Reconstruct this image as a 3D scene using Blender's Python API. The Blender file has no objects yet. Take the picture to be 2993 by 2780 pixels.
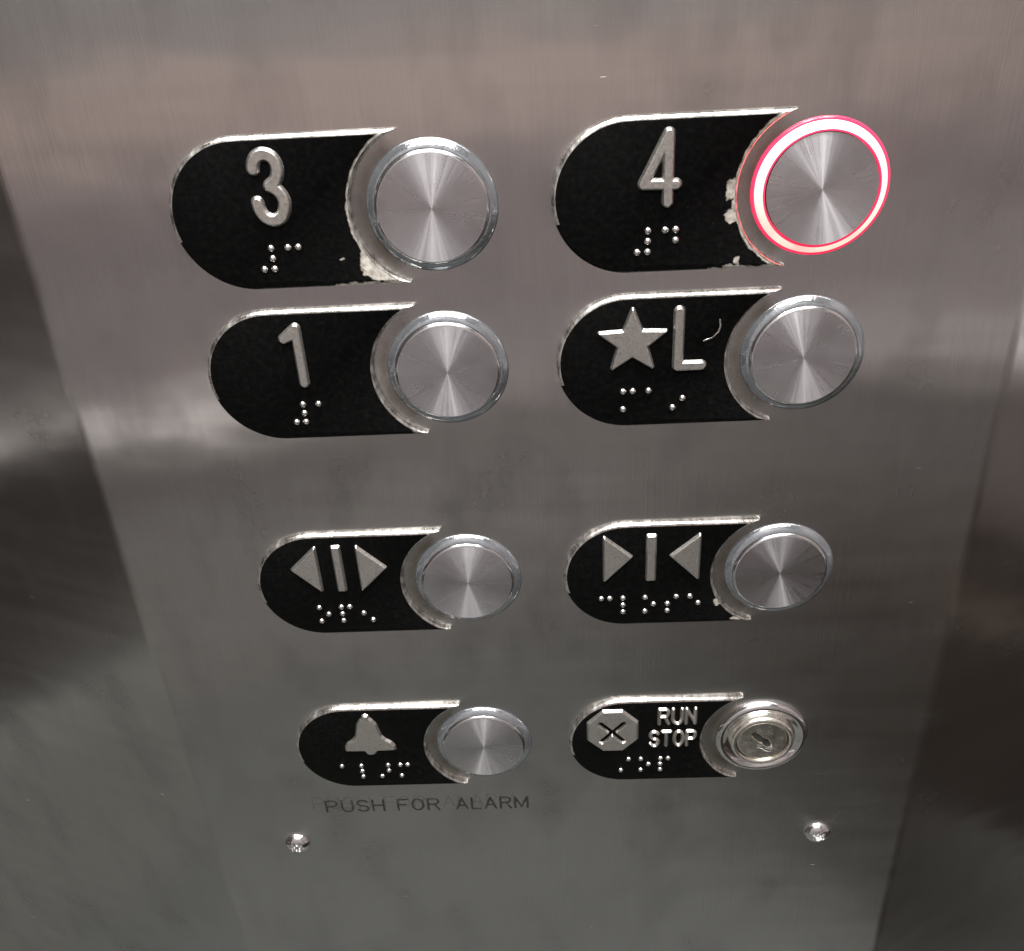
import bpy, math, random
import numpy as np
from mathutils import Matrix, Vector

scene = bpy.context.scene
MM = 0.001
H0 = 1.10                      # height of the panel's own origin above the car floor

# ------------------------------------------------------------------ camera
def pv(x, y, z):               # panel millimetres (right, up, out of the panel) -> world metres
    return Vector((x * MM, -z * MM, H0 + y * MM))
def pd(x, y, z):
    return Vector((x, -z, y))

cam_d = bpy.data.cameras.new('camera')
cam = bpy.data.objects.new('camera', cam_d)
scene.collection.objects.link(cam)
scene.camera = cam
R = [(0.9985, -0.0519, -0.0154), (-0.0367, -0.8556, 0.5163), (-0.0399, -0.5150, -0.8562)]
right = pd(*R[0]).normalized()
back = -pd(*R[2]).normalized()
up = back.cross(right).normalized()
right = up.cross(back).normalized()
rot = Matrix((right, up, back)).transposed().to_4x4()
cam.matrix_world = Matrix.Translation(pv(81.54, 112.43, 206.3)) @ rot
cam_d.sensor_fit = 'HORIZONTAL'
cam_d.sensor_width = 36.0
cam_d.lens = 2814.1 / 2993.0 * 36.0
cam_d.shift_x = -13.1 / 2993.0
cam_d.shift_y = 9.8 / 2993.0
cam_d.clip_start = 0.01
cam_d.clip_end = 50.0

# ------------------------------------------------------------------ world and lamps
world = bpy.data.worlds.new('World')
scene.world = world
world.use_nodes = True
world.node_tree.nodes['Background'].inputs[0].default_value = (0.9, 0.92, 1.0, 1)
world.node_tree.nodes['Background'].inputs[1].default_value = 0.02

def area(name, x, y, z, sx, sy, power, col, shape='RECTANGLE'):
    l = bpy.data.lights.new(name, 'AREA')
    l.shape = shape
    l.size = sx
    if shape in ('RECTANGLE', 'ELLIPSE'):
        l.size_y = sy
    l.energy = power
    l.color = col
    o = bpy.data.objects.new(name, l)
    scene.collection.objects.link(o)
    o.location = (x, y, z)
    return o

CEIL = 2.30
area('ceiling_diffuser', 0.077, -0.62, CEIL - 0.02, 1.15, 0.85, 15.0, (1.0, 0.97, 0.93))
for lx in (-0.30, 0.077, 0.454):
    for ly in (-0.28, -0.86):
        area('downlight', lx, ly, CEIL - 0.03, 0.09, 0.09, 11.0, (1.0, 0.98, 0.96), 'DISK')

scene.view_settings.view_transform = 'Standard'
scene.view_settings.look = 'None'
scene.view_settings.exposure = 0.15
scene.view_settings.gamma = 1.0

# ------------------------------------------------------------------ material helpers
def new_mat(name):
    m = bpy.data.materials.new(name)
    m.use_nodes = True
    nt = m.node_tree
    b = nt.nodes['Principled BSDF']
    return m, nt, b

class NT:
    def __init__(s, nt): s.nt = nt
    def n(s, t, **kw):
        x = s.nt.nodes.new(t)
        for k, v in kw.items(): setattr(x, k, v)
        return x
    def link(s, a, b): s.nt.links.new(a, b)
    def val(s, sock, v):
        if hasattr(v, 'links'): s.link(v, sock)
        else: sock.default_value = v
    def math(s, op, a, b=None, c=None, clamp=False):
        x = s.n('ShaderNodeMath', operation=op); x.use_clamp = clamp
        s.val(x.inputs[0], a)
        if b is not None: s.val(x.inputs[1], b)
        if c is not None: s.val(x.inputs[2], c)
        return x.outputs[0]
    def vmath(s, op, a, b=None):
        x = s.n('ShaderNodeVectorMath', operation=op)
        s.val(x.inputs[0], a)
        if b is not None: s.val(x.inputs[1], b)
        return x.outputs['Value'] if op in ('LENGTH', 'DISTANCE', 'DOT_PRODUCT') else x.outputs[0]
    def noise(s, vec, scale=1.0, detail=3.0, rough=0.55):
        x = s.n('ShaderNodeTexNoise')
        s.val(x.inputs['Vector'], vec)
        x.inputs['Scale'].default_value = scale
        x.inputs['Detail'].default_value = detail
        x.inputs['Roughness'].default_value = rough
        return x.outputs['Fac']
    def ramp(s, fac, stops):
        x = s.n('ShaderNodeValToRGB')
        s.val(x.inputs[0], fac)
        el = x.color_ramp.elements
        while len(el) < len(stops): el.new(0.5)
        for e, (p, c) in zip(el, stops):
            e.position = p
            e.color = c if len(c) == 4 else (*c, 1)
        return x.outputs[0]
    def maprange(s, v, a, b, c, d):
        x = s.n('ShaderNodeMapRange')
        s.val(x.inputs[0], v)
        for i, q in enumerate((a, b, c, d)): x.inputs[i + 1].default_value = q
        return x.outputs[0]
    def mix(s, fac, a, b):
        x = s.n('ShaderNodeMix', data_type='RGBA')
        s.val(x.inputs[0], fac); s.val(x.inputs[6], a); s.val(x.inputs[7], b)
        return x.outputs[2]
    def obj_mm(s):
        t = s.n('ShaderNodeTexCoord')
        return s.vmath('MULTIPLY', t.outputs['Object'], (1000, 1000, 1000))
    def bump(s, h, strength, dist):
        x = s.n('ShaderNodeBump')
        x.inputs['Strength'].default_value = strength
        x.inputs['Distance'].default_value = dist
        s.link(h, x.inputs['Height'])
        return x.outputs[0]

def mat_brushed():
    m, nt, b = new_mat('brushed_steel')
    k = NT(nt)
    p = k.obj_mm()
    fine = k.noise(k.vmath('MULTIPLY', p, (2.6, 0.035, 0)), 1.0, 4, 0.7)
    mid = k.noise(k.vmath('MULTIPLY', p, (0.55, 0.012, 0)), 1.0, 3, 0.6)
    smudge = k.noise(k.vmath('MULTIPLY', p, (0.02, 0.025, 0)), 1.0, 3, 0.5)
    col = k.mix(k.maprange(fine, 0.3, 0.7, 0, 1), (0.51, 0.495, 0.485, 1), (0.575, 0.56, 0.55, 1))
    # short pale scuffs, each with its own direction
    w = k.n('ShaderNodeMapping'); k.link(p, w.inputs[0])
    w.inputs['Rotation'].default_value = (0, 0, math.radians(28))
    w.inputs['Scale'].default_value = (0.10, 1.1, 0)
    sc1 = k.noise(w.outputs[0], 1.0, 2, 0.5)
    where = k.noise(k.vmath('MULTIPLY', p, (0.035, 0.05, 0)), 1.0, 2, 0.5)
    s1 = k.math('MULTIPLY', k.maprange(sc1, 0.76, 0.82, 0, 1), k.maprange(where, 0.52, 0.62, 0, 1))
    w2 = k.n('ShaderNodeMapping'); k.link(p, w2.inputs[0])
    w2.inputs['Rotation'].default_value = (0, 0, math.radians(-9))
    w2.inputs['Scale'].default_value = (0.14, 1.6, 0)
    sc2 = k.noise(w2.outputs[0], 1.0, 2, 0.5)
    s2 = k.math('MULTIPLY', k.maprange(sc2, 0.77, 0.83, 0, 1), k.maprange(where, 0.50, 0.40, 0, 1))
    scr = k.math('ADD', s1, s2, clamp=True)
    # darker, browner and rougher steel in the gap left of every button
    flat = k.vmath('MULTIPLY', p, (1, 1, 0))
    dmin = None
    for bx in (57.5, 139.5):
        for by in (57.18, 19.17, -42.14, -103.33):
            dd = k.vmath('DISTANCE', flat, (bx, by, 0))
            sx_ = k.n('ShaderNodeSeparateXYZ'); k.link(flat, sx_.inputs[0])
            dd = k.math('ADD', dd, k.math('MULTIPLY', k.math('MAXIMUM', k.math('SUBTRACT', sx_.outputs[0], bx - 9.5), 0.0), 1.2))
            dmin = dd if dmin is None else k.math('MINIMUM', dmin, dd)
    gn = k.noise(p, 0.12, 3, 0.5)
    gap_tone = k.math('MULTIPLY', k.maprange(dmin, 18.6, 15.2, 0, 1), k.maprange(gn, 0.3, 0.7, 0.45, 0.9))
    sp = k.noise(p, 0.62, 2, 0.5)
    speck = k.math('MULTIPLY', k.maprange(sp, 0.855, 0.865, 0, 1), 1.0)
    scr = k.math('ADD', scr, speck, clamp=True)
    c1 = k.mix(k.math('MULTIPLY', scr, 0.8), col, (0.85, 0.84, 0.83, 1))
    smear = k.noise(k.vmath('MULTIPLY', p, (0.05, 0.028, 0)), 1.0, 3, 0.55)
    c1 = k.mix(k.maprange(smear, 0.47, 0.72, 0, 0.5), c1, (0.40, 0.39, 0.385, 1))
    k.link(k.mix(gap_tone, c1, (0.20, 0.172, 0.135, 1)), b.inputs['Base Color'])
    k.link(k.math('SUBTRACT', 1.0, k.math('ADD', k.math('MULTIPLY', gap_tone, 0.05), k.math('MULTIPLY', scr, 0.6), clamp=True)), b.inputs['Metallic'])
    r = k.math('ADD', k.maprange(smudge, 0.3, 0.7, 0.18, 0.23), k.math('MULTIPLY', mid, 0.03))
    wipe = k.noise(k.vmath('MULTIPLY', p, (0.012, 0.13, 0)), 1.0, 2, 0.5)
    r = k.math('ADD', r, k.maprange(wipe, 0.4, 0.7, -0.01, 0.03))
    r = k.math('ADD', r, k.math('ADD', k.math('MULTIPLY', scr, 0.14), k.math('ADD', k.math('MULTIPLY', gap_tone, 0.1), k.maprange(smear, 0.5, 0.75, 0.0, 0.06))))
    k.link(r, b.inputs['Roughness'])
    b.inputs['Anisotropic'].default_value = 1.0
    t = k.n('ShaderNodeCombineXYZ'); t.inputs[0].default_value = 1.0
    k.link(t.outputs[0], b.inputs['Tangent'])
    wave = k.noise(k.vmath('MULTIPLY', p, (0.011, 0.016, 0)), 1.0, 3, 0.5)
    hgt = k.math('ADD', k.math('MULTIPLY', fine, 0.035), k.math('MULTIPLY', wave, 0.8))
    k.link(k.bump(hgt, 1.0, 0.0007), b.inputs['Normal'])
    return m

def simple(name, col, rough, metal=0.0, spec=0.5, noise_amt=0.0, nscale=0.6, coat=0.0):
    m, nt, b = new_mat(name)
    k = NT(nt)
    b.inputs['Metallic'].default_value = metal
    b.inputs['Specular IOR Level'].default_value = spec
    b.inputs['Coat Weight'].default_value = coat
    if noise_amt:
        n = k.noise(k.obj_mm(), nscale, 4, 0.6)
        c1 = tuple(max(0, c * (1 - noise_amt)) for c in col) + (1,)
        c2 = tuple(min(1, c * (1 + noise_amt)) for c in col) + (1,)
        k.link(k.mix(k.maprange(n, 0.3, 0.7, 0, 1), c1, c2), b.inputs['Base Color'])
        k.link(k.maprange(n, 0.3, 0.7, rough * 0.8, min(1, rough * 1.25)), b.inputs['Roughness'])
    else:
        b.inputs['Base Color'].default_value = (*col, 1)
        b.inputs['Roughness'].default_value = rough
    return m

def mat_cap(name, col=(0.62, 0.61, 0.635)):
    m, nt, b = new_mat(name)
    k = NT(nt)
    p = k.obj_mm()
    sep = k.n('ShaderNodeSeparateXYZ'); k.link(p, sep.inputs[0])
    rad = k.vmath('LENGTH', k.vmath('MULTIPLY', p, (1, 1, 0)))
    ang = k.math('ARCTAN2', sep.outputs[1], sep.outputs[0])
    v = k.n('ShaderNodeCombineXYZ')
    k.link(k.math('MULTIPLY', rad, 5.0), v.inputs[0])
    k.link(k.math('SINE', ang), v.inputs[1])
    k.link(k.math('COSINE', ang), v.inputs[2])
    groove = k.noise(v.outputs[0], 1.6, 3, 0.6)
    va = k.n('ShaderNodeCombineXYZ')
    k.link(k.math('SINE', ang), va.inputs[0]); k.link(k.math('COSINE', ang), va.inputs[1])
    spoke = k.noise(va.outputs[0], 5.0, 3, 0.7)
    oi = k.n('ShaderNodeObjectInfo')
    off = k.vmath('SCALE', (31.0, 17.0, 9.0)); off.node.inputs['Scale'].default_value = 1.0
    k.link(k.math('MULTIPLY', oi.outputs['Random'], 9.0), off.node.inputs['Scale'])
    sm = k.noise(k.vmath('ADD', p, off), 0.10, 2, 0.5)
    smf = k.maprange(sm, 0.45, 0.68, 0, 1)
    k.link(k.mix(smf, (*col, 1), (col[0] * 0.86, col[1] * 0.855, col[2] * 0.85, 1)), b.inputs['Base Color'])
    b.inputs['Metallic'].default_value = 1.0
    k.link(k.math('ADD', k.maprange(spoke, 0.3, 0.7, 0.23, 0.37), k.math('MULTIPLY', smf, 0.05)), b.inputs['Roughness'])
    b.inputs['Anisotropic'].default_value = 0.84
    t = k.n('ShaderNodeTangent', direction_type='RADIAL', axis='Z')
    b.inputs['Anisotropic Rotation'].default_value = 0.25
    k.link(t.outputs[0], b.inputs['Tangent'])
    spk2 = k.noise(va.outputs[0], 9.0, 4, 0.7)
    hh = k.math('ADD', k.math('MULTIPLY', groove, 0.5), k.math('MULTIPLY', k.math('MULTIPLY', spk2, rad), 0.16))
    k.link(k.bump(hh, 0.10, 0.0004), b.inputs['Normal'])
    return m

ARC_C, ARC_R = 56.2, 17.8
def mat_face(name, edge=0.25, amp=1.2, blobs=(), bottom=0.0, specks=0.79):
    """black paint over pale cast metal, chipped along the concave edge and at the given spots"""
    m, nt, b = new_mat(name)
    k = NT(nt)
    p = k.obj_mm()
    n1 = k.math('SUBTRACT', k.noise(p, 0.55, 5, 0.65), 0.5)
    n2 = k.math('SUBTRACT', k.noise(p, 0.16, 3, 0.6), 0.5)
    nn = k.math('ADD', k.math('MULTIPLY', n1, amp * 1.6), k.math('MULTIPLY', n2, amp * 2.4))
    flat = k.vmath('MULTIPLY', p, (1, 1, 0))
    darc = k.math('SUBTRACT', k.vmath('DISTANCE', flat, (ARC_C, 0, 0)), ARC_R)
    mask = k.math('SUBTRACT', k.math('ADD', nn, edge), darc)
    for (bx, by, rx, ry) in blobs:
        q = k.vmath('MULTIPLY', k.vmath('SUBTRACT', flat, (bx, by, 0)), (1 / rx, 1 / ry, 0))
        dd = k.math('MULTIPLY', k.math('SUBTRACT', 1.0, k.vmath('LENGTH', q)), min(rx, ry))
        mask = k.math('MAXIMUM', mask, k.math('ADD', dd, k.math('MULTIPLY', n1, 2.6)))
    if bottom:
        sep = k.n('ShaderNodeSeparateXYZ'); k.link(flat, sep.inputs[0])
        db = k.math('ADD', sep.outputs[1], 16.0)
        db = k.math('SUBTRACT', k.math('ADD', k.math('MULTIPLY', n1, 3.0), bottom), db)
        db = k.math('SUBTRACT', db, k.math('MULTIPLY', k.math('MAXIMUM', k.math('SUBTRACT', 33.0, sep.outputs[0]), 0.0), 1.0))
        mask = k.math('MAXIMUM', mask, db)
    sp = k.math('SUBTRACT', k.noise(p, 1.4, 2, 0.5), specks)
    near = k.math('MULTIPLY', k.math('SUBTRACT', darc, 9.0), -0.02)
    mask = k.math('MAXIMUM', k.math('MULTIPLY', mask, 1.0), k.math('MINIMUM', sp, near))
    f = k.maprange(mask, -0.04, 0.06, 0, 1)
    dust = k.noise(p, 0.8, 5, 0.75)
    black = k.mix(k.maprange(dust, 0.45, 0.8, 0, 1), (0.0015, 0.0015, 0.0015, 1), (0.005, 0.005, 0.0048, 1))
    bare = k.mix(k.maprange(k.noise(p, 0.7, 3, 0.55), 0.35, 0.65, 0, 1), (0.20, 0.185, 0.16, 1), (0.42, 0.40, 0.36, 1))
    bare = k.mix(k.maprange(mask, 0.0, 0.35, 0, 1), (0.10, 0.092, 0.08, 1), bare)
    k.link(k.mix(f, black, bare), b.inputs['Base Color'])
    k.link(k.maprange(f, 0, 1, 0.42, 0.5), b.inputs['Roughness'])
    k.link(k.math('MULTIPLY', f, 0.35), b.inputs['Metallic'])
    b.inputs['Specular IOR Level'].default_value = 0.05
    k.link(k.bump(k.math('SUBTRACT', 1.0, f), 0.4, 0.0001), b.inputs['Normal'])
    return m

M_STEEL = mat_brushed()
M_CAP = mat_cap('spun_steel')
def mat_rim():
    m, nt, b = new_mat('cast_metal_rim')
    k = NT(nt)
    p = k.obj_mm()
    n = k.noise(k.vmath('MULTIPLY', p, (1.3, 0.5, 0.3)), 1.0, 4, 0.7)
    n2 = k.noise(k.vmath('MULTIPLY', p, (0.22, 0.22, 0.22)), 1.0, 3, 0.6)
    k.link(k.mix(k.maprange(n, 0.36, 0.62, 0, 1), (0.30, 0.29, 0.27, 1), (0.70, 0.685, 0.65, 1)), b.inputs['Base Color'])
    k.link(k.maprange(n2, 0.35, 0.65, 0.16, 0.44), b.inputs['Roughness'])
    b.inputs['Metallic'].default_value = 1.0
    k.link(k.bump(n, 0.25, 0.00025), b.inputs['Normal'])
    return m
M_RIM = mat_rim()
M_GLYPH = simple('cast_metal_raised', (0.48, 0.465, 0.435), 0.34, 0.95, noise_amt=0.14, nscale=1.8)
M_DOT = simple('braille_metal', (0.74, 0.73, 0.70), 0.27, 1.0)
M_CHROME = simple('polished_steel', (0.72, 0.72, 0.72), 0.12, 1.0)
M_LIP = simple('turned_steel_lip', (0.66, 0.66, 0.67), 0.16, 1.0)
M_NICKEL = simple('nickel_brass', (0.84, 0.81, 0.74), 0.24, 1.0, noise_amt=0.08, nscale=0.4)
M_DARK = simple('keyhole_shade', (0.01, 0.01, 0.01), 0.6)

def mat_ring():
    m, nt, b = new_mat('clear_light_ring')
    k = NT(nt)
    n = k.noise(k.obj_mm(), 0.25, 3, 0.6)
    k.link(k.mix(n, (0.20, 0.215, 0.235, 1), (0.40, 0.42, 0.445, 1)), b.inputs['Base Color'])
    b.inputs['Roughness'].default_value = 0.10
    b.inputs['Metallic'].default_value = 0.85
    k.link(k.bump(k.noise(k.obj_mm(), 0.45, 3, 0.6), 0.35, 0.0004), b.inputs['Normal'])
    b.inputs['IOR'].default_value = 1.58
    b.inputs['Coat Weight'].default_value = 0.35
    b.inputs['Coat Roughness'].default_value = 0.06
    return m
M_RING = mat_ring()

def emit(name, col, strength, base):
    m, nt, b = new_mat(name)
    b.inputs['Base Color'].default_value = (*base, 1)
    b.inputs['Roughness'].default_value = 0.2
    b.inputs['Emission Color'].default_value = (*col, 1)
    b.inputs['Emission Strength'].default_value = strength
    return m
def mat_lit():
    m = emit('lit_light_guide', (1.0, 0.135, 0.11), 6.0, (0.6, 0.3, 0.3))
    k = NT(m.node_tree)
    n = k.noise(k.obj_mm(), 0.09, 3, 0.6)
    k.link(k.maprange(n, 0.35, 0.65, 3.3, 5.8), m.node_tree.nodes['Principled BSDF'].inputs['Emission Strength'])
    return m
M_LIT = mat_lit()
M_LITEDGE = emit('lit_red_edge', (1.0, 0.03, 0.11), 0.8, (0.4, 0.02, 0.05))

def mat_ink(name, strength):
    m, nt, b = new_mat(name)
    k = NT(nt)
    p = k.obj_mm()
    n = k.noise(k.vmath('MULTIPLY', p, (0.45, 0.3, 1)), 1.0, 6, 0.75)
    a = k.maprange(n, 0.32, 0.55, 0.0, strength)
    b.inputs['Base Color'].default_value = (0.02, 0.02, 0.02, 1)
    b.inputs['Roughness'].default_value = 0.6
    b.inputs['Specular IOR Level'].default_value = 0.1
    k.link(a, b.inputs['Alpha'])
    return m
M_INK = mat_ink('worn_ink', 1.0)
M_GHOST = mat_ink('faded_ink', 0.12)

# ------------------------------------------------------------------ object helpers
LOCAL = (math.pi / 2, 0, 0)    # local x right, y up, z out of the panel
def thing(name, label, cat, x=0, y=0, z=0, group=None):
    o = bpy.data.objects.new(name, None)
    scene.collection.objects.link(o)
    o.empty_display_size = 0.01
    o.location = pv(x, y, z)
    o.rotation_euler = LOCAL
    o['label'] = label
    o['category'] = cat
    if group: o['group'] = group
    return o

def mesh_obj(name, verts, faces, mats, parent=None, smooth=True, mi=None, scale=MM, sharp=40):
    me = bpy.data.meshes.new(name)
    me.from_pydata([(v[0] * scale, v[1] * scale, v[2] * scale) for v in verts], [], faces)
    for m in (mats if isinstance(mats, (list, tuple)) else [mats]):
        me.materials.append(m)
    if mi is not None:
        me.polygons.foreach_set('material_index', mi)
    me.polygons.foreach_set('use_smooth', [smooth] * len(faces))
    me.update()
    if smooth:
        me.set_sharp_from_angle(angle=math.radians(sharp))
    o = bpy.data.objects.new(name, me)
    scene.collection.objects.link(o)
    if parent: o.parent = parent
    return o

def lathe(name, prof, mat, parent, seg=96, cx=0, cy=0, close=False, sharp=40):
    vs, fs = [], []
    rings = []
    for (r, z) in prof:
        if r < 1e-6:
            rings.append([len(vs)]); vs.append((cx, cy, z))
        else:
            rings.append(list(range(len(vs), len(vs) + seg)))
            for i in range(seg):
                a = 2 * math.pi * i / seg
                vs.append((cx + r * math.cos(a), cy + r * math.sin(a), z))
    pairs = list(zip(rings, rings[1:]))
    if close: pairs.append((rings[-1], rings[0]))
    for a, b in pairs:
        for i in range(seg):
            j = (i + 1) % seg
            if len(a) == 1 and len(b) == 1: continue
            if len(b) == 1: fs.append((a[i], a[j], b[0]))
            elif len(a) == 1: fs.append((a[0], b[j], b[i]))
            else: fs.append((a[i], a[j], b[j], b[i]))
    o = mesh_obj(name, vs, fs, mat, parent, sharp=sharp)
    return o

def smooth(pts, n=5):
    out = []
    P = [pts[0]] + list(pts) + [pts[-1]]
    for i in range(1, len(P) - 2):
        p0, p1, p2, p3 = P[i - 1:i + 3]
        for q in range(n):
            t = q / n
            out.append(tuple(0.5 * (2 * p1[c] + (p2[c] - p0[c]) * t + (2 * p0[c] - 5 * p1[c] + 4 * p2[c] - p3[c]) * t * t + (3 * p1[c] - p0[c] - 3 * p2[c] + p3[c]) * t ** 3) for c in (0, 1)))
    return out + [pts[-1]]
# signed-distance shapes -> relief meshes that rise out of the surface they stand on
def sd_seg(X, Y, a, b):
    ax, ay = a; bx, by = b
    dx, dy = bx - ax, by - ay
    t = np.clip(((X - ax) * dx + (Y - ay) * dy) / (dx * dx + dy * dy + 1e-12), 0, 1)
    return np.hypot(X - ax - t * dx, Y - ay - t * dy)
def sd_strokes(lines, hw):
    def f(X, Y):
        d = np.full_like(X, 1e9)
        for ln in lines:
            for a, b in zip(ln, ln[1:]):
                d = np.minimum(d, sd_seg(X, Y, a, b))
        return d - hw
    return f
def sd_poly(pts, rnd=0.0):
    def f(X, Y):
        d = np.full_like(X, 1e9)
        ins = np.zeros(X.shape, bool)
        for a, b in zip(pts, pts[1:] + pts[:1]):
            d = np.minimum(d, sd_seg(X, Y, a, b))
            c = ((a[1] > Y) != (b[1] > Y)) & (X < (b[0] - a[0]) * (Y - a[1]) / (b[1] - a[1] + 1e-12) + a[0])
            ins ^= c
        return np.where(ins, -d, d) - rnd
    return f

def relief(name, f, box, mat, parent, z0, h, bevel, step=0.16, groove=None, gdepth=0.0, dip=0.25):
    x0, y0, x1, y1 = box
    xs = np.arange(x0, x1 + step, step); ys = np.arange(y0, y1 + step, step)
    X, Y = np.meshgrid(xs, ys)
    D = f(X, Y)
    t = np.clip(-D / bevel, -1, 1)
    Z = np.where(t > 0, h * (0.75 * np.clip(t * 1.05, 0, 1) + 0.25 * np.sin(np.clip(t, 0, 1) * math.pi / 2)), t * dip * 4)
    Z = np.maximum(Z, -dip)
    if groove is not None:
        G = np.clip(-groove(X, Y) / 0.3, 0, 1)
        Z = Z - G * gdepth
    Z = z0 + Z
    keep = (D < step * 1.6)
    idx = -np.ones(D.shape, int)
    used = np.zeros(D.shape, bool)
    q = keep[:-1, :-1] & keep[1:, :-1] & keep[:-1, 1:] & keep[1:, 1:]
    for (a, b) in ((0, 0), (1, 0), (0, 1), (1, 1)):
        used[a:a + q.shape[0], b:b + q.shape[1]] |= q
    idx[used] = np.arange(used.sum())
    vs = np.stack([X[used], Y[used], Z[used]], 1).tolist()
    jj, ii = np.nonzero(q)
    fs = np.stack([idx[jj, ii], idx[jj, ii + 1], idx[jj + 1, ii + 1], idx[jj + 1, ii]], 1).tolist()
    return mesh_obj(name, vs, fs, mat, parent, sharp=80)

def arc(cx, cy, rx, ry, a0, a1, n=14):
    return [(cx + rx * math.cos(math.radians(a0 + (a1 - a0) * i / n)), cy + ry * math.sin(math.radians(a0 + (a1 - a0) * i / n))) for i in range(n + 1)]

LET = {   # strokes in a unit-height box; second value is the width
    'P': ([[(0, 0), (0, 1), (.36, 1)] + arc(.36, .74, .26, .26, 90, -90) + [(0, .48)]], .62),
    'R': ([[(0, 0), (0, 1), (.36, 1)] + arc(.36, .75, .25, .25, 90, -90) + [(0, .5)], [(.34, .5), (.62, 0)]], .62),
    'U': ([[(0, 1), (0, .3)] + arc(.3, .3, .3, .3, 180, 360) + [(.6, 1)]], .6),
    'N': ([[(0, 0), (0, 1), (.6, 0), (.6, 1)]], .6),
    'S': ([arc(.3, .745, .29, .255, 25, 270) + arc(.3, .245, .3, .245, 90, -160)], .6),
    'T': ([[(0, 1), (.6, 1)], [(.3, 1), (.3, 0)]], .6),
    'O': ([arc(.32, .5, .32, .5, 0, 360, 32)], .64),
    'H': ([[(0, 0), (0, 1)], [(.62, 0), (.62, 1)], [(0, .52), (.62, .52)]], .62),
    'F': ([[(0, 0), (0, 1), (.55, 1)], [(0, .52), (.46, .52)]], .55),
    'A': ([[(0, 0), (.34, 1), (.68, 0)], [(.12, .34), (.56, .34)]], .68),
    'L': ([[(0, 1), (0, 0), (.52, 0)]], .52),
    'M': ([[(0, 0), (0, 1), (.38, .1), (.76, 1), (.76, 0)]], .76),
}
def place_letter(ch, x, y, hgt, sx):
    return [[(x + px * hgt * sx, y + py * hgt) for px, py in ln] for ln in LET[ch][0]]

# ------------------------------------------------------------------ the panel (front face and its two folded returns)
EL, ER = -32.2, 186.3
PT, PB = 620.0, -700.0
panel = thing('control_panel', 'brushed stainless steel lift control panel with folded sides holding all the buttons', 'panel')
def strip_mesh(name, prof, parent):
    """prof: (x, z) across; extruded vertically as a folded sheet with real thickness"""
    vs, fs = [], []
    n = len(prof)
    for y in (PB, PT):
        for (x, z) in prof: vs.append((x, y, z))
    for i in range(n - 1):
        fs.append((i, i + 1, n + i + 1, n + i))
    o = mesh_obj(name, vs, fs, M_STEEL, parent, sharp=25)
    return o
FOLD = math.radians(22)
r = 8.0
def fold_prof(sign):
    base = EL if sign < 0 else ER
    pts = []
    for i in range(7):
        a = FOLD * i / 6
        pts.append((base + sign * (r * math.sin(a)), -(r - r * math.cos(a))))
    ex, ez = pts[-1]
    w = 330.0
    pts.append((ex + sign * w * math.cos(FOLD), ez - w * math.sin(FOLD)))
    pts.append((pts[-1][0], pts[-1][1] - 6))
    pts.append((ex, ez - 6))
    return pts
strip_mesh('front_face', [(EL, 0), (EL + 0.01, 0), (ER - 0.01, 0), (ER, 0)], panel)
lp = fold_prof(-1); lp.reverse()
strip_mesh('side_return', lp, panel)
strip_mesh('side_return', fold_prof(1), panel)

# ------------------------------------------------------------------ braille plates
ROWS = [57.18, 19.17, -42.14, -103.33]
COLS = [1.38, 83.36]
PZ = 1.5
def outline(off, xmax):
    pts = []
    rr = 16 + off
    for i in range(41):
        a = math.pi / 2 + math.pi * i / 40
        pts.append((16 + rr * math.cos(a), rr * math.sin(a)))
    ra = ARC_R - 0.75 * off
    # bottom corner, concave arc, top corner
    ymax = rr
    xc = ARC_C - math.sqrt(max(ra * ra - ymax * ymax, 0.0))
    if xc > xmax or ra <= ymax:
        ya = math.sqrt(ra * ra - (ARC_C - xmax) ** 2)
        pts.append((xmax - 0.35, -ymax)); pts.append((xmax, -ymax + 0.35))
    else:
        ya = ymax
        pts.append((xc - 0.02, -ymax)); pts.append((xc - 0.01, -ymax + 0.001))
    a0 = math.asin(ya / ra)
    for i in range(49):
        a = -a0 + 2 * a0 * i / 48
        pts.append((ARC_C - ra * math.cos(a), ra * math.sin(a)))
    if xc > xmax or ra <= ymax:
        pts.append((xmax, ymax - 0.35)); pts.append((xmax - 0.35, ymax))
    else:
        pts.append((xc - 0.01, ymax - 0.001)); pts.append((xc - 0.02, ymax))
    return pts
def plate_body(parent, face_mat):
    rnd = random.Random(len(bpy.data.objects))
    layers = [(0.45, 50.0, 0.0), (0.45, 50.0, PZ - 0.75), (0.33, 49.9, PZ - 0.42), (0.0, 49.4, PZ - 0.14), (-0.38, 48.2, PZ)]
    vs, fs, mi = [], [], []
    n = None
    for off, xm, z in layers:
        o = outline(off, xm)
        n = len(o)
        vs += [(x, y, z) for x, y in o]
    for L in range(len(layers) - 1):
        for i in range(n):
            j = (i + 1) % n
            fs.append((L * n + i, L * n + j, (L + 1) * n + j, (L + 1) * n + i))
            a, b = vs[L * n + i], vs[L * n + j]
            ny = -(b[0] - a[0]) / (math.hypot(b[0] - a[0], b[1] - a[1]) + 1e-9)
            mi.append(1 if ny < -0.3 and 0.5 * (a[0] + b[0]) < 38.0 + 12 * (ny < -0.98) else 0)
    fs.append(tuple((len(layers) - 1) * n + i for i in range(n))); mi.append(1)
    return mesh_obj('plate_body', vs, fs, [M_RIM, face_mat], parent, mi=mi, sharp=60)

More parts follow.
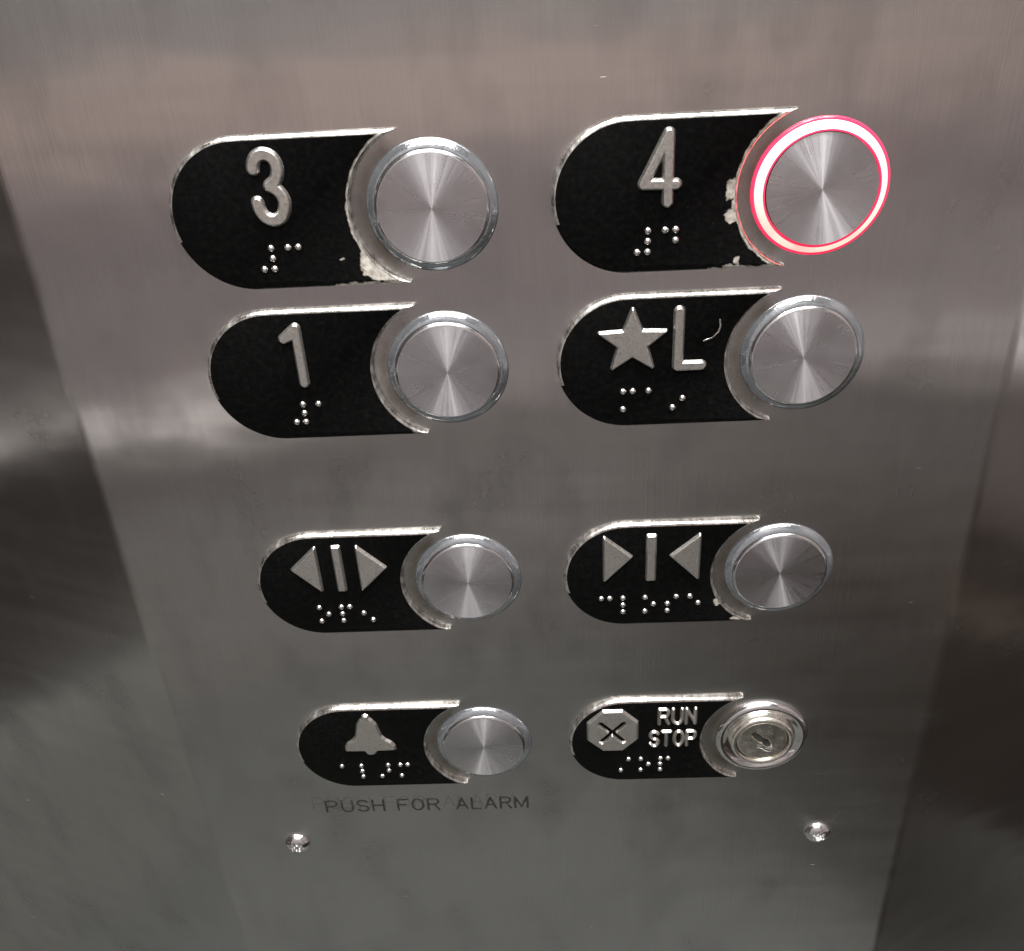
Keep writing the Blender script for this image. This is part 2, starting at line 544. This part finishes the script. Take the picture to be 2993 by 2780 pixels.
dot_me = None
def braille(parent, pts):
    global dot_me
    if dot_me is None:
        o = lathe('braille_dot', [(0.82, -0.1), (0.78, 0.14), (0.62, 0.38), (0.36, 0.55), (0, 0.62)], M_DOT, parent, seg=16, sharp=180)
        dot_me = o.data
        first = o
    else:
        first = None
    for i, (x, y) in enumerate(pts):
        o = first if (i == 0 and first) else bpy.data.objects.new('braille_dot', dot_me)
        if o is not first:
            scene.collection.objects.link(o)
            o.parent = parent
        o.location = (x * MM, y * MM, PZ * MM)

def snap(groups):
    """groups: (x of the cell's left column, dots as (col, row))"""
    out = []
    for x, dots in groups:
        out += [(x + 2.28 * c, (-7.05, -9.35, -11.7)[r_]) for c, r_ in dots]
    return out

GP = 'black braille plates on the steel panel'
def plate(ci, ri, label, face_mat):
    t = thing('braille_plate', label, 'plate', COLS[ci], ROWS[ri], 0, GP)
    plate_body(t, face_mat)
    return t

GH = 0.85
# numeral 3
t = plate(0, 0, 'black braille plate with raised numeral three and a large chipped lower corner',
          mat_face('black_paint_three', 0.75, 0.5, [(45.0, -13.4, 5.2, 2.2), (41.0, -11.0, 1.9, 3.2), (35.2, -10.2, .42, .42), (47.9, 15.5, 1.7, .8)], 0.45))
three = [(19.5, 9.9), (19.75, 11.0), (20.5, 12.2), (22.1, 12.85), (23.7, 12.2), (24.5, 10.8), (24.5, 9.0), (23.8, 7.4), (22.4, 6.3), (23.9, 5.3), (24.85, 3.6), (24.85, 1.9), (24.1, 0.1), (22.9, -0.8), (21.4, -0.85), (20.1, 0.0), (19.4, 1.4), (19.2, 2.9)]
relief('numeral', sd_strokes([smooth(three[:9]), smooth(three[8:])], 1.46), (17, -3.2, 27, 15.2), M_GLYPH, t, PZ, GH, 0.55)
braille(t, snap([(17.95, [(1, 0), (1, 1), (0, 2), (1, 2)]), (23.95, [(0, 0), (1, 0)])]))
# numeral 1
t = plate(0, 1, 'black braille plate with raised numeral one', mat_face('black_paint_one', 0.12, 0.35, [(48.3, -15.6, 1.6, .5)]))
relief('numeral', sd_strokes([[(22.25, -1.4), (22.25, 12.3), (19.2, 9.8)], [(22.25, 12.3), (21.6, 10.8), (19.2, 9.8)]], 1.28), (17, -3.5, 25, 14.5), M_GLYPH, t, PZ, GH, 0.5)
braille(t, snap([(18.6, [(1, 0), (1, 1), (0, 2), (1, 2)]), (24.6, [(0, 0)])]))
# numeral 4
t = plate(1, 0, 'black braille plate with raised numeral four and paint flaked along its curved edge',
          mat_face('black_paint_four', 0.75, 0.7, [(37.5, 1.0, 1.5, 2.6), (38.2, -2.0, .9, 2.2), (37.7, -4.6, 1.4, 1.8), (42.5, 10.6, .8, 1.6), (39.2, -14.6, .7, .9), (48.0, 15.3, 1.6, .9), (38.6, -15.8, 2.2, .6)], 0.22, 0.77))
relief('numeral', sd_strokes([[(24.0, -1.1), (24.0, 12.9), (18.9, 2.8), (25.7, 2.6)]], 1.28), (16.5, -3.2, 28, 15.2), M_GLYPH, t, PZ, GH, 0.5)
braille(t, snap([(17.75, [(1, 0), (1, 1), (0, 2), (1, 2)]), (23.7, [(0, 0), (1, 0), (1, 1)])]))
# star and L
t = plate(1, 1, 'black braille plate with raised five pointed star and letter L', mat_face('black_paint_lobby', 0.05, 0.3, [], 0.0, 0.77))
sx, sy, so, si = 17.0, 5.4, 7.9, 3.35
star = []
for i in range(10):
    a = math.radians(90 + 36 * i); q = so if i % 2 == 0 else si
    star.append((sx + q * math.cos(a), sy + q * math.sin(a)))
relief('star', sd_poly(star, 0.5), (8, -3.5, 26, 15), M_GLYPH, t, PZ, GH, 0.5)
relief('letter', sd_strokes([[(27.45, 12.4), (27.45, -1.0), (32.8, -1.0)]], 1.32), (25.5, -3.2, 35, 14.6), M_GLYPH, t, PZ, GH, 0.5)
braille(t, snap([(14.9, [(0, 0), (1, 0), (0, 2)]), (20.85, [(0, 0)]), (26.6, [(1, 1), (0, 2)])]))
# pale curled scratch in the paint
relief('scratch', sd_strokes([[(33.2, 4.9), (35.1, 5.6), (36.4, 6.9), (36.8, 8.3), (36.6, 9.9)]], 0.22), (32.5, 4, 38, 11), M_RIM, t, PZ, 0.03, 0.15, 0.12)
# door open
t = plate(0, 2, 'black braille plate with raised outward arrows and bar for opening the doors', mat_face('black_paint_open', 0.15, 0.4, []))
def tri(name, pts, par):
    xs = [q[0] for q in pts]; ys = [q[1] for q in pts]
    relief(name, sd_poly(pts, 0.45), (min(xs) - 1, min(ys) - 1, max(xs) + 1, max(ys) + 1), M_GLYPH, par, PZ, GH, 0.5)
tri('arrow', [(16.75, 12.6), (16.75, -1.1), (9.9, 6.0)], t)
tri('bar', [(21.45, 12.8), (23.2, 12.8), (23.2, -1.2), (21.45, -1.2)], t)
tri('arrow', [(27.8, 12.6), (27.8, -1.1), (34.7, 5.8)], t)
braille(t, snap([(15.05, [(0, 0), (1, 1), (0, 2)]), (21.1, [(0, 0), (1, 0), (0, 1), (0, 2)]), (26.95, [(0, 1), (1, 2)])]))
# door close
t = plate(1, 2, 'black braille plate with raised inward arrows and bar for closing the doors',
          mat_face('black_paint_close', 0.12, 0.55, [(40.2, -9.3, 1.0, 1.3), (46.8, -15.2, 2.2, .6)]))
tri('arrow', [(10.3, 12.8), (10.3, -0.9), (17.3, 6.6)], t)
tri('bar', [(21.5, 13.0), (23.4, 13.0), (23.4, -1.0), (21.5, -1.0)], t)
tri('arrow', [(34.8, 12.8), (34.8, -1.0), (27.6, 6.5)], t)
braille(t, snap([(9.4, [(0, 0), (1, 0)]), (15.2, [(0, 0), (0, 1), (0, 2)]), (21.1, [(0, 0), (1, 1), (0, 2)]), (27.1, [(1, 0), (0, 1), (0, 2)]), (33.0, [(0, 0), (1, 1)])]))
# alarm bell
t = plate(0, 3, 'black braille plate with raised bell above the worn alarm lettering', mat_face('black_paint_bell', 0.05, 0.35, []))
half = [(0.0, 14.2), (0.85, 13.9), (1.05, 13.0), (1.9, 12.1), (2.9, 10.4), (3.35, 8.2), (3.9, 5.6), (5.0, 4.2), (6.6, 3.0), (7.5, 1.4), (7.6, -0.2), (1.9, -0.4), (1.2, -1.7), (0, -2.0)]
bell = [(22.1 + x, y) for x, y in half] + [(22.1 - x, y) for x, y in reversed(half[1:-1])]
relief('bell', sd_poly(bell, 0.15), (13.5, -3, 31, 15.5), M_GLYPH, t, PZ, GH, 0.5)
braille(t, snap([(12.3, [(0, 0)]), (18.25, [(0, 0), (0, 1), (0, 2)]), (24.15, [(1, 0), (1, 1), (0, 2)]), (30.15, [(0, 0), (1, 0), (0, 2)])]))
# run / stop
t = plate(1, 3, 'black braille plate with raised octagon and words RUN STOP', mat_face('black_paint_stop', 0.02, 0.25, []))
octa = [(9.5, 13.3), (15.3, 13.3), (19.9, 8.6), (19.9, 1.6), (15.4, -2.9), (9.5, -2.9), (4.9, 1.6), (4.9, 8.6)]
relief('octagon', sd_poly(octa, 0.1), (3.8, -4, 21, 14.5), M_GLYPH, t, PZ, GH, 0.6,
       groove=sd_strokes([[(8.9, 8.3), (15.5, 1.2)], [(15.6, 8.3), (9.2, 1.2)]], 0.85), gdepth=1.15)
def word(txt, x0, x1, y, h, hw, par, mat, z0, hh, bev, step, name='letter'):
    tot = sum(LET[c][1] for c in txt if c != ' ') ; gaps = len(txt) - 1
    adv = []
    for c in txt: adv.append(0.34 if c == ' ' else LET[c][1])
    gap = 0.3
    unit = (x1 - x0) / (sum(adv) + gap * gaps)
    x = x0
    sxv = unit / h
    for c, a in zip(txt, adv):
        if c != ' ':
            lines = place_letter(c, x, y, h, sxv)
            xs = [q[0] for ln in lines for q in ln]; ys = [q[1] for ln in lines for q in ln]
            relief(name, sd_strokes(lines, hw), (min(xs) - hw - .5, min(ys) - hw - .5, max(xs) + hw + .5, max(ys) + hw + .5), mat, par, z0, hh, bev, step)
        x += (a + gap) * unit
word('RUN', 26.0, 36.4, 7.3, 5.7, 0.58, t, M_GLYPH, PZ, 0.75, 0.55, 0.13)
word('STOP', 23.5, 36.7, -1.6, 5.7, 0.58, t, M_GLYPH, PZ, 0.75, 0.55, 0.13)
braille(t, snap([(14.9, [(1, 0), (0, 2)]), (20.85, [(0, 0), (1, 1), (0, 2)]), (26.7, [(0, 0), (1, 0), (0, 1), (0, 2)])]))

# ------------------------------------------------------------------ push buttons
GB = 'round push buttons beside the braille plates'
def button(ci, ri, label, lit=False):
    x, y = COLS[ci] + 56.1, ROWS[ri]
    t = thing('push_button', label, 'button', x, y, 0, GB)
    if lit:
        g = lathe('light_ring', [(14.0, 0.0), (13.9, 0.5), (13.4, 1.15), (12.9, 1.5), (12.2, 1.95)], M_LIT, t)
        lathe('ring_edge', [(14.5, 0.0), (14.42, 0.35), (14.2, 0.55), (13.82, 0.62), (13.82, 0.1)], M_LITEDGE, g)
        lathe('ring_edge', [(12.24, 1.6), (12.24, 1.97), (12.1, 2.04), (11.9, 2.06), (11.8, 0.2)], M_LITEDGE, g)
    else:
        lathe('light_ring', [(14.25, 0.0), (14.15, 0.35), (13.85, 0.7), (13.2, 1.15), (12.6, 1.5), (12.36, 1.52), (12.36, 0.2)], M_RING, t)
    cap = lathe('cap', [(11.62, 2.12), (9.0, 2.165), (6.0, 2.2), (3.0, 2.225), (0, 2.23)], M_CAP, t, sharp=180)
    if not lit: lathe('lip', [(12.3, 0.2), (12.3, 1.6), (12.22, 1.74), (11.72, 2.1), (11.61, 2.11)], M_LIP, cap)
    br = random.Random(ci * 7 + ri * 3 + 1)
    cap.rotation_euler = (math.radians(br.uniform(-1.6, 1.6)), math.radians(br.uniform(-1.6, 1.6)), br.uniform(0, 6.28))
    return t
button(0, 0, 'round spun steel button beside the numeral three plate')
button(1, 0, 'round button beside the numeral four plate with glowing red ring', True)
button(0, 1, 'round spun steel button beside the numeral one plate')
button(1, 1, 'round spun steel button beside the star and letter L plate')
button(0, 2, 'round spun steel button beside the outward arrows plate')
button(1, 2, 'round spun steel button beside the inward arrows plate')
button(0, 3, 'round spun steel alarm button beside the bell plate')

# ------------------------------------------------------------------ key switch
t = thing('key_switch', 'round nickel key switch with keyhole beside the run stop plate', 'key switch', COLS[1] + 56.3, ROWS[3], 0)
lathe('outer_ring', [(13.6, 0), (13.6, 0.7), (13.2, 1.35), (12.5, 1.75), (11.8, 1.8), (11.2, 1.5), (10.7, 1.1), (9.9, 0.95), (9.2, 0.95)], M_CHROME, t)
lathe('collar', [(9.35, 0.5), (9.35, 2.2), (9.1, 2.7), (8.6, 3.0), (8.05, 3.0), (7.75, 2.75), (7.7, 2.0)], M_NICKEL, t)
def disc(rad): return lambda X, Y: np.hypot(X, Y) - rad
lathe('keyway_shade', [(7.5, 1.2), (0, 1.2)], M_DARK, t)  # black disc that paints the shade inside the keyhole
relief('barrel', disc(7.55), (-7.9, -7.9, 7.9, 7.9), M_NICKEL, t, 1.7, 0.75, 0.4, 0.12,
       groove=sd_strokes([[(-2.4, 2.6), (-0.3, 0.3)], [(-0.3, 0.3), (0.9, -0.2), (2.0, -2.6)]], 1.1), gdepth=2.2)
relief('keyhole_wear', sd_poly([(-1.6, -1.2), (0.2, -1.6), (1.2, -2.6), (3.6, -3.2), (2.9, -4.4), (1.4, -4.2), (0.2, -3.1), (-1.3, -2.6)], 0.1), (-3, -6, 5, 0), M_CHROME, t, 2.42, 0.22, 0.7, 0.14)

# ------------------------------------------------------------------ screws and print, part of the panel
def screw(x, y, ang):
    n = 0.14
    xs = np.arange(-4.3, 4.3 + n, n)
    X, Y = np.meshgrid(xs, xs)
    rr = np.hypot(X, Y)
    Z = np.where(rr < 4.0, 2.3 * np.sqrt(np.clip(1 - (rr / 4.05) ** 2.2, 0, 1)), -0.2)
    a = np.arctan2(Y, X) + ang
    lobes = 1.85 + 0.36 * np.cos(6 * a)
    rec = np.clip((lobes - rr) / 0.22, 0, 1) * 1.5
    pin = np.clip((0.55 - rr) / 0.2, 0, 1) * 0.95
    Z = Z - rec + pin
    keep = rr < 4.25
    q = keep[:-1, :-1] & keep[1:, :-1] & keep[:-1, 1:] & keep[1:, 1:]
    idx = np.arange(X.size).reshape(X.shape)
    jj, ii = np.nonzero(q)
    fs = np.stack([idx[jj, ii], idx[jj, ii + 1], idx[jj + 1, ii + 1], idx[jj + 1, ii]], 1).tolist()
    vs = np.stack([X.ravel(), Y.ravel(), Z.ravel()], 1).tolist()
    o = mesh_obj('screw', vs, fs, M_CHROME, panel, sharp=80)
    o.location = (x * MM, y * MM, 0)
screw(-6.46, -147.0, 0.2)
screw(160.9, -147.0, 0.5)
for wd, xa, xb in (('PUSH', 5.6, 23.9), ('FOR', 28.4, 41.3), ('ALARM', 46.9, 69.2)):
    word(wd, xa, xb, -132.4, 4.9, 0.42, panel, M_INK, 0, 0.05, 0.12, 0.17, name='printed_letter')
    word(wd, xa - 4.0, xb - 4.3, -131.0, 4.9, 0.34, panel, M_GHOST, 0, 0.03, 0.12, 0.17, name='faded_letter')

# ------------------------------------------------------------------ what the steel reflects: the lift car's other sides
def slab(name, lo, hi, mat):
    x0, y0, z0 = lo; x1, y1, z1 = hi
    vs = [(x, y, z) for z in (z0, z1) for y in (y0, y1) for x in (x0, x1)]
    fs = [(0, 2, 3, 1), (4, 5, 7, 6), (0, 1, 5, 4), (2, 6, 7, 3), (0, 4, 6, 2), (1, 3, 7, 5)]
    o = mesh_obj(name, vs, fs, mat, None, smooth=False, scale=1.0)
    o['kind'] = 'structure'
    return o
def matte(name, col, rough=0.7, na=0.22):
    return simple(name, col, rough, 0.0, 0.05, na, 0.005)
XL, XR = -0.85, 1.10
def wallslab(name, a, b, z0, z1, mat, th=0.05):
    """upright slab standing on the plan line a-b, its thickness on the far side from the panel"""
    d = Vector((b[0] - a[0], b[1] - a[1], 0)).normalized()
    n = Vector((-d.y, d.x, 0))
    if n.dot(Vector((0.08 - a[0], -0.3 - a[1], 0))) > 0: n = -n
    pts = [(a[0], a[1]), (b[0], b[1]), (b[0] + n.x * th, b[1] + n.y * th), (a[0] + n.x * th, a[1] + n.y * th)]
    vs = [(x, y, z) for z in (z0, z1) for x, y in pts]
    fs = [(3, 2, 1, 0), (4, 5, 6, 7), (0, 1, 5, 4), (1, 2, 6, 5), (2, 3, 7, 6), (3, 0, 4, 7)]
    o = mesh_obj(name, vs, fs, mat, None, smooth=False, scale=1.0)
    o['kind'] = 'structure'
    return o
W_UP = matte('wall_upper', (0.24, 0.23, 0.23))
W_PINK = matte('wall_band', (0.40, 0.328, 0.31))
W_MID = matte('wall_middle', (0.255, 0.226, 0.232))
W_LOW = matte('wall_lower', (0.41, 0.395, 0.39))
W_SIDE = matte('wall_side', (0.035, 0.031, 0.028))
W_SIDELOW = matte('wall_side_skirting', (0.25, 0.255, 0.24))
W_BROWN = matte('wall_brown', (0.055, 0.044, 0.037))
W_RIGHT = matte('wall_right', (0.19, 0.165, 0.16))
W_FLOOR = matte('floor_covering', (0.108, 0.113, 0.108), na=0.38)
W_CEIL = matte('ceiling_paint', (0.7, 0.7, 0.69))
RA, RB = (XL, -1.02), (XR, -1.40)
slab('floor', (XL - .1, -1.6, -0.05), (XR + .1, 0.5, 0.0), W_FLOOR)
slab('ceiling', (XL - .1, -1.6, CEIL), (XR + .1, 0.5, CEIL + 0.05), W_CEIL)
for z0, z1, m in ((1.06, CEIL, W_UP), (0.93, 1.06, W_PINK), (0.47, 0.93, W_MID), (0.0, 0.47, W_LOW)):
    wallslab('wall', RA, RB, z0, z1, m)
wallslab('wall', (XL, 0.5), RA, 0.41, CEIL, W_SIDE)
wallslab('wall', (XL, 0.5), RA, 0.0, 0.41, W_SIDELOW)
wallslab('wall', RB, (XR, 0.5), 0.50, CEIL, W_RIGHT)
wallslab('wall', RB, (XR, 0.5), 0.0, 0.50, W_BROWN)
wallslab('wall', (0.28, -1.0), (0.80, -0.15), 0.0, 0.58, W_BROWN)  # not a car side: unseen dark partition added for the steel to reflect
wallslab('wall', (XL, 0.5), (XR, 0.5), 0.0, CEIL, W_SIDE)
M_RAIL = simple('satin_rail', (0.93, 0.90, 0.88), 0.5, 0.0)
def rail(a, b, z, hh=0.024):
    """straight handrail of rounded section"""
    A, B = Vector((*a, z)), Vector((*b, z))
    d = (B - A).normalized()
    n = Vector((-d.y, d.x, 0))
    N = 16
    sec = [(hh * math.cos(2 * math.pi * i / N), hh * math.sin(2 * math.pi * i / N)) for i in range(N)]
    vs = [tuple(p + n * u + Vector((0, 0, w))) for p in (A, B) for u, w in sec]
    fs = [(i, (i + 1) % N, N + (i + 1) % N, N + i) for i in range(N)]
    fs += [tuple(range(N))[::-1], tuple(range(N, 2 * N))]
    o = mesh_obj('handrail', vs, fs, M_RAIL, None, scale=1.0, sharp=60)
    o['kind'] = 'structure'
rail((-0.78, -0.98), (-0.20, -1.09), 0.58)
rail((0.42, -1.21), (1.0, -1.32), 0.57)
rail((XR - 0.06, -1.2), (XR - 0.06, -0.1), 0.75, 0.016)
rail((XL + 0.06, -0.95), (XL + 0.06, -0.1), 0.76, 0.009)
